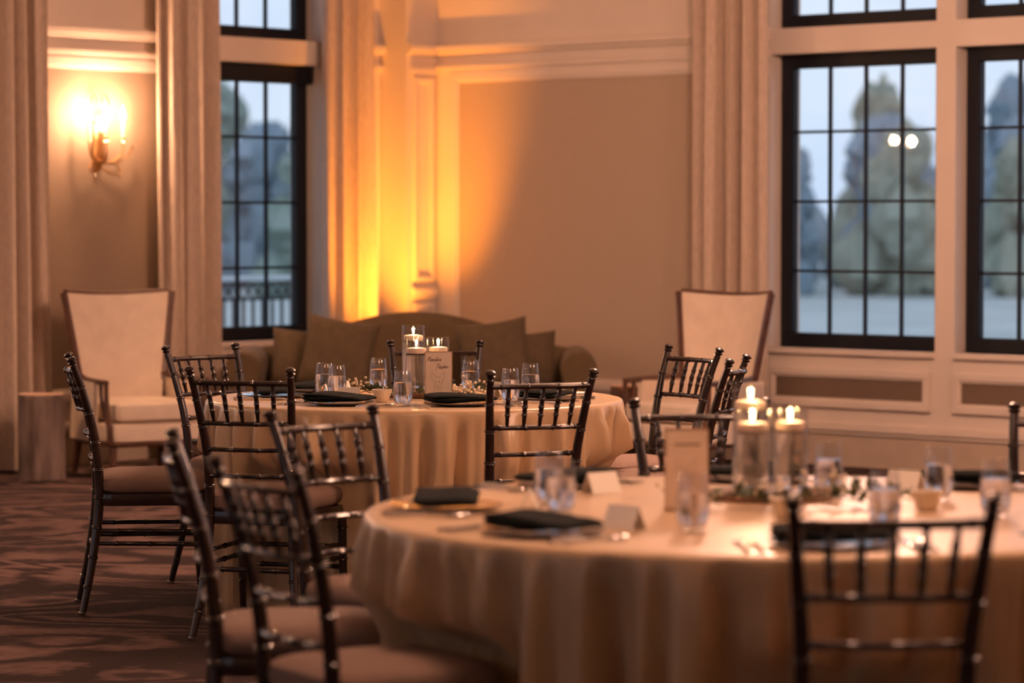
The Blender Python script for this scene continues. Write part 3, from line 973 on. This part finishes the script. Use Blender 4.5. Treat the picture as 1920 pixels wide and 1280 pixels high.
def strokes(mb, lines, w, th=.0004):
    for ln in lines:
        pts = smooth_path([(x, 0, z) for x, z in ln], 4) if len(ln) > 2 else [Vector((x, 0, z)) for x, z in ln]
        vs, fs = [], []
        for i, p in enumerate(pts):
            t = (pts[min(i + 1, len(pts) - 1)] - pts[max(i - 1, 0)])
            t = t.normalized() if t.length > 1e-9 else Vector((1, 0, 0))
            s = Vector((-t.z, 0, t.x)) * w * .5
            vs += [p + s, p - s, p + s + Vector((0, -th, 0)), p - s + Vector((0, -th, 0))]
        for i in range(len(pts) - 1):
            a, b = i * 4, i * 4 + 4
            fs += [(a + 2, b + 2, b + 3, a + 3), (a, a + 2, b + 2, b), (a + 1, b + 1, b + 3, a + 3), (a, b, b + 1, a + 1)]
        mb.add(vs, fs)
def write(mb, text, x0, z0, sc, w, slant=.25):
    x = x0
    for ch in text:
        g, adv = GLY[ch]
        strokes(mb, [[(x + (px + slant * pz) * sc, z0 + pz * sc) for px, pz in ln] for ln in g], w)
        x += adv * sc
    return x
def dog(mb, sc, cx, z0, w):
    L = [[(-.30, 1.02), (-.52, 1.5), (-.50, 1.9), (-.22, 1.55), (-.12, 1.42)], [(.30, 1.02), (.52, 1.5), (.50, 1.9), (.22, 1.55), (.12, 1.42)],
         [(-.12, 1.42), (0, 1.46), (.12, 1.42)], [(-.30, 1.02), (-.22, .75), (-.12, .58), (0, .52), (.12, .58), (.22, .75), (.30, 1.02)],
         [(-.05, .78), (0, .72), (.05, .78), (0, .8), (-.05, .78)], [(0, .72), (0, .64), (-.09, .62)], [(0, .64), (.09, .62)],
         [(-.25, .72), (-.27, .4), (-.26, .1), (-.18, .02), (0, 0), (.18, .02), (.26, .1), (.27, .4), (.25, .72)]]
    strokes(mb, [[(cx + x * sc, z0 + z * sc) for x, z in l] for l in L], w)
    for s in (-1, 1):
        strokes(mb, [[(cx + s * .13 * sc - .0015, z0 + 1.08 * sc), (cx + s * .13 * sc + .0015, z0 + 1.08 * sc)]], .0045)
def name_card(x, y, rz, label, first):
    root = empty('name_card', (x, y, ZC), rz)
    tilt = lambda a, b, c: (a, b + c * .05, c)
    MB().box(-.048, .048, -.0015, .0015, .004, .182).xf(tilt).build('card', M['card'], root, smooth=False)
    st = MB().box(-.050, .050, -.003, .022, .0, .004)
    st.box(-.0495, -.047, -.0024, .0024, .004, .183).box(.047, .0495, -.0024, .0024, .004, .183).box(-.0495, .0495, -.0024, .0024, .182, .1845)
    st.xf(tilt).build('card_frame', M['brass'], root, smooth=False)
    mb = MB()
    if first:
        write(mb, 'Miniature', -.041, .150, .0076, .0010)
        write(mb, 'Pinscher', -.009, .124, .0080, .0010)
        mb.xf(lambda a, b, c: tilt(a, b - .0016, c)).build('lettering', M['ink'], root, smooth=False)
        mk = MB()
        strokes(mk, [[(-.022, .020), (-.021, .014)], [(-.015, .018), (-.014, .014)], [(-.006, .019), (-.003, .012), (-.003, .004)], [(-.006, .004), (.002, .004), (-.003, .013)]], .002)
        mk.xf(lambda a, b, c: tilt(a, b - .0016, c)).build('small_mark', M['ink'], root, smooth=False)
    else:
        strokes(mb, [[(-.026 + k * .0026, .148 + (.0022 if k % 2 else -.0018) + .001 * math.sin(k * 2.1)) for k in range(22)]], .0016)
        mb.xf(lambda a, b, c: tilt(a, b - .0016, c)).build('lettering', M['ink'], root, smooth=False)
    dg = MB(); dog(dg, .045, -.003, .028, .0009)
    dg.xf(lambda a, b, c: tilt(a, b - .0016, c)).build('dog_sketch', M['faint_ink'], root, smooth=False)
    return tag(root, label, 'name card', 'table name cards')
name_card(-.26, 10.77, .02, 'cream name card with a pointy eared dog sketch on the far table', True)
name_card(.392, 6.80, -.04, 'blurred cream name card with a dog sketch on the near table', False)

# ================================================================== SOFA
def make_sofa(loc, rz):
    root = empty('camelback_sofa', loc, rz)      # faces local +Y
    W2 = 1.06
    def top(x):
        k = min(abs(x) / .95, 1.0)
        return .655 + .215 * (0.5 + 0.5 * math.cos(PI * k)) ** .8
    def bk(yoff):
        def fn(u, v):
            x = (-1 + 2 * u) * .98
            z = .16 + (top(x) - .16) * v
            rec = -.30 - .10 * v
            edge = .035 * (1 - min(1, (1 - v) / .12)) ** 2
            return (x, rec + yoff + (-math.copysign(edge, yoff) if yoff else 0), z)
        return fn
    MB().slab(bk(.075), bk(-.075), 40, 14).build('back', M['sofa'], root, bevel=.012, angle=60)
    MB().sell((0, .06, .235), (.93, .36, .085), .25, .2, 40, 8).build('seat_base', M['sofa'], root)
    for k in (-1, 0, 1):
        MB().sell((k * .565, .08, .325), (.28, .34, .062), .4, .22, 32, 10).build('seat_cushion', M['sofa'], root)
    for s in (-1, 1):
        # rolled arm: scroll profile extruded in depth
        prof = []
        for k in range(15):
            a = -PI * .35 + k / 14 * PI * 1.45
            prof.append((.955 + .105 * math.cos(a), .565 + .105 * math.sin(a)))
        prof = [(.90, .16), (.99, .16), (.985, .38)] + prof[:] + [(.865, .50), (.875, .35)]
        n = len(prof)
        ys = [-.36, -.33, .30, .38, .41]
        sc_ = [.93, 1.0, 1.0, 1.0, .94]
        vs, fs = [], []
        for y, q in zip(ys, sc_):
            for (x, z) in prof:
                xc, zc = .945, .45
                vs.append((s * (xc + (x - xc) * q), y - (.10 * max(0, z - .3) if y < 0 else 0), zc + (z - zc) * q))
        for j in range(len(ys) - 1):
            for i in range(n):
                i2 = (i + 1) % n
                fs.append((j * n + i, j * n + i2, (j + 1) * n + i2, (j + 1) * n + i))
        fs.append(tuple(range(n))); fs.append(tuple((len(ys) - 1) * n + i for i in range(n)))
        MB().add(vs, fs).build('rolled_arm', M['sofa'], root, angle=50)
        for y in (-.28, .34):
            MB().tube([(s * .9, y, .16), (s * .91, y, 0)], [.028, .018], 10).build('leg', M['chairwood'], root)
    return tag(root, 'olive brown camelback sofa with rolled arms in the amber lit corner', 'sofa')
SOFA = (-.575, 17.62)
make_sofa((SOFA[0], SOFA[1], 0), PI)
def make_pillow(w, t):
    def srf(sg):
        def fn(u, v):
            a, b = 2 * u - 1, 2 * v - 1
            pin = 1 - .07 * (1 - a * a) * 0 - .06 * (1 - abs(a) ** 2) * abs(b) ** 4 - .0
            x = a * w / 2 * (1 - .07 * (1 - b * b) * abs(a) ** 3 * 0 - .08 * abs(a) ** 4 * (1 - b * b))
            z = b * w / 2 * (1 - .08 * abs(b) ** 4 * (1 - a * a))
            th = t / 2 * (max(0, (1 - a ** 4)) * max(0, (1 - b ** 4))) ** .55
            return (x, sg * (th + .002), z)
        return fn
    return MB().slab(srf(1), srf(-1), 20, 20)
for (px, pz, rx, ry, rz, w, lab) in [
        ((-1.225, 17.70), .600, -.30, .06, -.04, .37, 'olive throw pillow leaning on the left sofa arm'),
        ((-1.00, 17.52), .640, -.28, .16, -.06, .43, 'large olive throw pillow second from the left sofa arm'),
        ((-.10, 17.52), .632, -.28, -.13, .06, .42, 'large olive throw pillow right of the table candles on the sofa'),
        ((.085, 17.70), .590, -.30, -.05, .04, .36, 'olive throw pillow beside the right sofa arm')]:
    o = make_pillow(w, .15).build('throw_pillow', M['pillow'], angle=80)
    o.location = (px[0], px[1], pz)
    o.rotation_euler = (rx, ry, rz)
    tag(o, lab, 'pillow', 'olive throw pillows')

# ================================================================== WING ARMCHAIRS
def make_wing(name='armchair'):
    root = empty(name)
    up, wd = M['cream_up'], M['chairwood']
    def bp(u, v, off=0.0):
        a = 2 * u - 1
        hw = .222 + .098 * v ** 1.2
        x = a * hw
        y = -.245 - .125 * v + .085 * abs(a) ** 2.4 * (.4 + .6 * v) + off
        z = .30 + (.71 - .018 * (1 - a * a)) * v
        return (x, y, z)
    MB().slab(lambda u, v: bp(u, v, .03), lambda u, v: bp(u, v, -.035), 20, 12).build('back', up, root, angle=60)
    for s, u in ((-1, 0.0), (1, 1.0)):
        pts = [bp(u, v, 0.0) for v in [k / 10 for k in range(3, 11)]]
        pts = [(x + s * .010, y + .022, z) for x, y, z in pts]
        MB().tube(pts, [.020] * 7 + [.022], 8).build('back_trim', wd, root)
    MB().tube([(x, y, z + .006) for x, y, z in [bp(k / 10, 1.0, .012) for k in range(11)]], .013, 8).build('top_trim', wd, root)
    MB().sell((0, .03, .252), (.295, .29, .055), .25, .2, 32, 8).build('seat_apron', up, root)
    MB().sell((0, .05, .365), (.262, .270, .062), .4, .22, 32, 10).build('seat_cushion', up, root)
    MB().sell((0, .03, .190), (.302, .297, .016), .3, .15, 32, 6).build('seat_rail', wd, root)
    for s in (-1, 1):
        MB().tube(smooth_path([(s * .245, -.24, .548), (s * .275, -.08, .534), (s * .296, .10, .530), (s * .298, .245, .528)], 4), .015, 8).build('armrest', wd, root)
        MB().tube(smooth_path([(s * .298, .238, .528), (s * .298, .240, .44), (s * .297, .250, .36), (s * .296, .275, .29), (s * .295, .278, .19)], 4), [.014] * 12 + [.018] * 5, 8).build('arm_post', wd, root)
        MB().tube(smooth_path([(s * .297, .165, .528), (s * .297, .170, .44), (s * .297, .21, .355), (s * .296, .255, .30)], 4), .012, 8).build('arm_post', wd, root)
        def sd(off):
            def fn(u, v):
                y = -.26 + .37 * u
                z = .20 + (.325 - .0 * u) * v
                return (s * (.268 + .030 * u + .016 * (1 - v) + off), y, z)
            return fn
        MB().slab(sd(.014), sd(-.014), 6, 6).build('side_panel', up, root, angle=60)
        MB().tube([(s * .275, .27, .19), (s * .278, .285, 0)], [.022, .015], 10).build('leg', wd, root)
        MB().tube([(s * .255, -.235, .19), (s * .262, -.285, 0)], [.022, .015], 10).build('leg', wd, root)
    return root
w1 = make_wing()
w2 = copy_tree(w1)
def put_wing(o, c, n, lab):
    l = math.hypot(*n); n = (n[0] / l, n[1] / l)
    o.location = (c[0] + .33 * n[0], c[1] + .33 * n[1], 0)
    o.rotation_euler = (0, 0, face(n))
    tag(o, lab, 'armchair', 'cream high back armchairs')
put_wing(w1, (-2.25, 17.16), (.52, -.85), 'cream high back armchair with dark wood trim beneath the wall sconce')
put_wing(w2, (1.23, 16.98), (-.68, -.73), 'cream high back armchair with dark wood trim in front of the right curtain')

# ================================================================== STUMPS
def stump(x, y, r, h, m, label):
    root = empty('tree_stump', (x, y, 0))
    def rad(a, z):
        return r * (1 + .035 * math.sin(3 * a + 1) + .02 * math.sin(7 * a + z * 4) + .04 * (1 - z / h) ** 3)
    nu = 36
    def fn(u, v):
        a = 2 * PI * u; z = h * v
        q = rad(a, z)
        return (q * math.cos(a), q * math.sin(a), z)
    MB().grid(fn, nu, 10, True).build('bark', m, root)
    vs = [fn(i / nu, 1) for i in range(nu)]
    vs2 = [(a, b, c - .012) for a, b, c in vs]
    MB().add([(a * .995, b * .995, c + .002) for a, b, c in vs] + vs2, [tuple(range(nu)), tuple(reversed(range(nu, 2 * nu)))] + [(i, (i + 1) % nu, nu + (i + 1) % nu, nu + i) for i in range(nu)]).build('cut_top', M['endgrain'], root, angle=50)
    return tag(root, label, 'stump', 'tree stump side tables')
stump(-2.575, 16.58, .124, .463, M['bark'], 'pale tree stump side table left of the left armchair')
stump(.665, 17.02, .118, .485, M['shaded_bark'], 'tree stump side table with shade painted into its bark, between the sofa and the right armchair')

# ================================================================== SCONCE
def sconce(b, label):
    base = LW(b, 0.0, 1.80)
    root = empty('wall_sconce', base)
    br = M['brass']
    nrm = Vector((AX, AY, 0)); sd = Vector((-BX, -BY, 0))     # out of the wall, to the right along the wall
    def L(s, n, z):
        return nrm * n + sd * s + Vector((0, 0, z))
    MB().tube([L(0, .012, -.16), L(0, .02, -.08), L(0, .03, 0.0), L(0, .02, .10), L(0, .014, .2)], [.006, .022, .034, .02, .008], 12).build('back_plate', br, root)
    MB().tube([L(0, .05, -.10), L(0, .07, -.02), L(0, .075, .06), L(0, .07, .12)], [.008, .02, .014, .018], 10).build('body', br, root)
    for s, x, dpt in ((-1, -.035, .15), (1, .135, .10)):
        a = MB().tube(smooth_path([L(0, .05, -.03), L(x * .4, dpt * .7, -.055), L(x * .9, dpt, -.01), L(x, dpt, .055)], 5), .007, 8).build('arm', br, root)
        c = L(x, dpt, .055)
        MB().lathe([(.004, 0), (.020, .008), (.016, .014), (.010, .018), (.014, .026), (.014, .034), (0, .034)], 14, c).build('candle_cup', br, a)
        MB().lathe([(.0, .03), (.0105, .03), (.0105, .135), (.0, .136)], 12, c).build('candle_tube', M['candle_tube'], a)
        MB().lathe([(.002, .134), (.010, .143), (.016, .160), (.013, .182), (.006, .205), (.001, .222)], 14, c).build('bulb', M['bulb'], a)
        light('sconce_light', 'POINT', SCONCE_W, (1, .53, .30), c + Vector((0, 0, .175)) + nrm * .02, root, shadow_soft_size=.03)
    # third bulb on the hidden rear arm
    c = L(-.11, .09, .055)
    a = MB().tube(smooth_path([L(0, .05, -.02), L(-.05, .09, -.05), L(-.10, .09, -.01), c], 5), .006, 8).build('arm', br, root)
    MB().lathe([(.0, .0), (.012, .006), (.0105, .03), (.0105, .12), (0, .12)], 12, c).build('candle_tube', M['candle_tube'], a)
    MB().lathe([(.002, .118), (.010, .127), (.016, .144), (.013, .166), (.006, .19), (.001, .207)], 14, c).build('bulb', M['bulb'], a)
    light('sconce_light', 'POINT', SCONCE_W, (1, .53, .30), c + Vector((0, 0, .16)) + nrm * .02, root, shadow_soft_size=.03)
    # scrolling leaf arms with crystal ends
    for (p0, p1, p2, p3) in (((0, .05, -.04), (.10, .07, -.055), (.19, .07, -.02), (.235, .07, .04)), ((0, .05, -.06), (.09, .08, -.06), (.13, .08, -.10), (.125, .08, -.13)),
                             ((0, .05, -.06), (-.08, .09, -.04), (-.11, .09, -.09), (-.07, .09, -.13)), ((0, .06, -.08), (.04, .08, -.11), (.09, .08, -.12), (.105, .08, -.105))):
        MB().tube(smooth_path([L(*p0), L(*p1), L(*p2), L(*p3)], 5), [.006] * 5 + [.005] * 6 + [.004] * 5, 8).build('scroll', br, root)
        MB().lathe([(.002, .014), (.012, .004), (.010, -.010), (.003, -.024), (0, -.026)], 10, L(*p3)).build('crystal_drop', M['crystal'], root)
    for k, z in enumerate((-.17, -.215, -.262)):
        MB().lathe([(.001, .018), (.013, .004), (.012, -.008), (.002, -.022)], 8, L(0, .05, z)).build('crystal_drop', M['crystal'], root)
    MB().lathe([(.003, -.02), (.018, .005), (.019, .02), (.006, .045), (.001, .06)], 10, L(0, .07, .135)).build('crystal_drop', M['crystal'], root)
    for s in (-1, 1):
        MB().tube(smooth_path([L(0, .03, .16), L(s * .05, .05, .22), L(s * .065, .06, .30), L(s * .03, .05, .34), L(s * .02, .05, .29)], 6), .004, 6).build('scroll', br, root)
    MB().lathe([(.002, .02), (.016, 0), (.002, -.022)], 8, L(0, .05, .235)).build('crystal_drop', M['crystal'], root)
    return tag(root, label, 'sconce', 'brass wall sconces')
sconce(2.68, 'brass candle sconce with crystal drops glowing above the left armchair')
for b, w in ((5.19, 'second'), (7.74, 'third'), (10.29, 'fourth'), (12.84, 'fifth')):
    sconce(b, 'brass candle sconce on the %s pier of the window wall' % w)

# ================================================================== UPLIGHT behind the sofa
def uplight(x, y, aim, label):
    root = empty('floor_uplight', (x, y, 0))
    MB().lathe([(0, 0), (.085, 0), (.09, .01), (.09, .10), (.082, .115), (.07, .115), (.068, .10), (0, .098)], 24).build('housing', M['black_plastic'], root)
    MB().lathe([(0, .101), (.066, .101), (.066, .106), (0, .108)], 24).build('lens', M['amber_lens'], root)
    l = light('uplight_beam', 'SPOT', UP_W, (1.0, .31, .02), (0, 0, .13), root, shadow_soft_size=.05, spot_size=math.radians(57), spot_blend=1.0)
    l.rotation_euler = Vector(aim).to_track_quat('-Z', 'Y').to_euler()
    return tag(root, label, 'uplight')
uplight(-.70, 18.62, (-.02, .70, 1.7), 'black amber floor uplight hidden behind the sofa')

# ================================================================== CHANDELIERS (out of frame, over the room)
def chandelier(a, b, z, k, k_w=1.0):
    p = P(a, b, z)
    root = empty('chandelier', p)
    ring = [(.45 * math.cos(t), .45 * math.sin(t), 0) for t in [2 * PI * q / 24 for q in range(25)]]
    MB().tube(ring, .014, 8, cap=False).build('ring', M['brass'], root)
    MB().tube([(0, 0, CEIL - z), (0, 0, .25), (0, 0, -.05)], [.01, .015, .03], 8).build('stem', M['brass'], root)
    for q in range(8):
        t = 2 * PI * q / 8
        x, y = .45 * math.cos(t), .45 * math.sin(t)
        MB().tube([(0, 0, .2), (x * .6, y * .6, .04), (x, y, 0)], .007, 6).build('arm', M['brass'], root)
        MB().lathe([(0, .0), (.012, .0), (.012, .10), (0, .10)], 10, (x, y, .01)).build('candle_tube', M['candle_tube'], root)
        MB().lathe([(.002, .10), (.014, .125), (.011, .155), (.001, .19)], 10, (x, y, .01)).build('bulb', M['bulb'], root)
        MB().lathe([(.001, .0), (.012, -.03), (.001, -.07)], 6, (x, y, -.015)).build('crystal_drop', M['crystal'], root)
    light('chandelier_light', 'POINT', LAMP_W * k_w, (1, .535, .365), (0, 0, .12), root, shadow_soft_size=.35)
    return tag(root, 'brass chandelier with eight bulbs %s' % k, 'chandelier', 'brass chandeliers')
for a, b, k, kw in ((6.2, 4.0, 'over the far table', 1.0), (11.5, 5.0, 'over the right side of the room', 1.0), (9.6, 9.4, 'over the near table', .28)):
    chandelier(a, b, 3.0, k, kw)

# ================================================================== OUTSIDE
gr = MB().box(-200, 200, -30, 330, -1.9, -1.5).build('field', M['field'], smooth=False)
struct(gr, 'pale dry grass field outside the windows')
ter = MB().box(-4.2, -.3, -7, 14, -1.5, -0.12).xf(P).build('terrace', M['stone'], smooth=False)
struct(ter, 'grey stone terrace outside the left windows')
def railing():
    A0, B0, B1 = -3.8, -4.6, 1.9
    root = empty('terrace_railing', P(A0, B0, -.12))
    o = root.location.copy()
    W = lambda a, b, z: P(A0 + a, B0 + b, z - .12) - o
    Lb = B1 - B0
    MB().box(-.045, .045, 0, Lb, 1.055, 1.095).xf(W).build('top_rail', M['rail_cap'], root, smooth=False, bevel=.006)
    for z in (1.02, .90, .10):
        MB().box(-.018, .018, 0, Lb, z, z + .022).xf(W).build('rail', M['rail_dark'], root, smooth=False)
    for k in range(5):
        b = .1 + k * (Lb - .2) / 4
        MB().box(-.035, .035, b - .035, b + .035, 0, 1.06).xf(W).build('post', M['rail_dark'], root, smooth=False)
    n = int(Lb / .105)
    bal = MB().box(-.009, .009, -.009, .009, .11, .90).build('baluster', M['rail_dark'], root, smooth=False)
    c = [(0, .042 * math.cos(t), .971 + .05 * math.sin(t)) for t in [2 * PI * q / 14 for q in range(15)]]
    rg = MB().tube(c, .008, 5, cap=False).build('ring', M['rail_dark'], root)
    rot = math.atan2(BY, BX) - PI / 2
    for k in range(n):
        for src in (bal, rg):
            q = src if k == 0 else src.copy()
            if k: COL.objects.link(q)
            p = W(0, .05 + k * .105, .12)
            q.location = (p.x, p.y, 0); q.rotation_euler = (0, 0, rot)
    return tag(root, 'dark iron terrace railing with sky reflection painted into its top rail outside the left window', 'railing')
railing()
def make_crown(seed):
    rnd = random.Random(seed)
    mb = MB()
    for k in range(20):
        h = rnd.uniform(.10, .95)
        rr = rnd.uniform(.09, .17) * (1.25 - .55 * h)
        a = rnd.uniform(0, 6.28); q = rnd.uniform(0, .27) * (1.15 - .75 * h)
        ph = rnd.uniform(0, 6)
        mb.sell((q * math.cos(a), q * math.sin(a), h - .04), (rr, rr, rr * 1.2), 1, 1, 12, 8, lambda x, y, z: (x * (1 + .35 * math.sin(z * 60 + ph + x * 51)), y * (1 + .35 * math.sin(x * 57 + ph)), z * (1 + .3 * math.sin(y * 63 + x * 49 + ph))))
    return mb
def make_trunk(seed):
    rnd = random.Random(seed)
    mb = MB().tube([(0, 0, 0), (.01, 0, .4), (-.01, .01, .9)], [.022, .016, .004], 7)
    for k in range(7):
        z = .25 + .08 * k; a = rnd.uniform(0, 6.28)
        mb.tube([(0, 0, z), (.1 * math.cos(a), .1 * math.sin(a), z + .14), (.17 * math.cos(a), .17 * math.sin(a), z + .32)], [.008, .005, .002], 5)
    return mb
crowns = [make_crown(k).build('crown', TREE[k % 4]) for k in range(4)]
trunks = [make_trunk(k).build('trunk', M['trunk']) for k in range(2)]
tree_lab = ['green', 'pale grey', 'olive', 'blue grey']
rnd = random.Random(21)
first_c, first_t = set(), set()
ORD = ['first', 'second', 'third', 'fourth', 'fifth', 'sixth', 'seventh', 'eighth', 'ninth', 'tenth', 'eleventh', 'twelfth', 'thirteenth', 'fourteenth', 'fifteenth', 'sixteenth', 'seventeenth', 'eighteenth', 'nineteenth']
for row, (dist, n, hmin, hmax) in enumerate(((116, 19, 5.0, 6.6), (128, 18, 6.6, 8.2), (141, 17, 8.6, 10.4))):
    for i in range(n):
        ang = -.30 + .74 * (i + .33 * row + rnd.uniform(-.05, .05)) / n
        dd = dist + rnd.uniform(-2, 2)
        h = rnd.uniform(hmin, hmax)
        root = empty('tree', (dd * math.tan(ang), dd, -1.5), rnd.uniform(0, 6.28))
        ci, ti = rnd.randrange(4), rnd.randrange(2)
        for src, done, idx in ((crowns[ci], first_c, ci), (trunks[ti], first_t, ti)):
            o = src
            if idx in done:
                o = src.copy(); COL.objects.link(o)
            done.add(idx)
            o.parent = root
            o.scale = (h * (1.0, .95, .78)[row], h * (1.0, .95, .78)[row], h)
        tag(root, '%s haze-tinted tree, %s from the left in the %s blurred tree line outside' % (tree_lab[ci], ORD[i], ('front', 'middle', 'rear')[row]), 'tree', 'trees of the %s tree line' % ('front', 'middle', 'rear')[row])
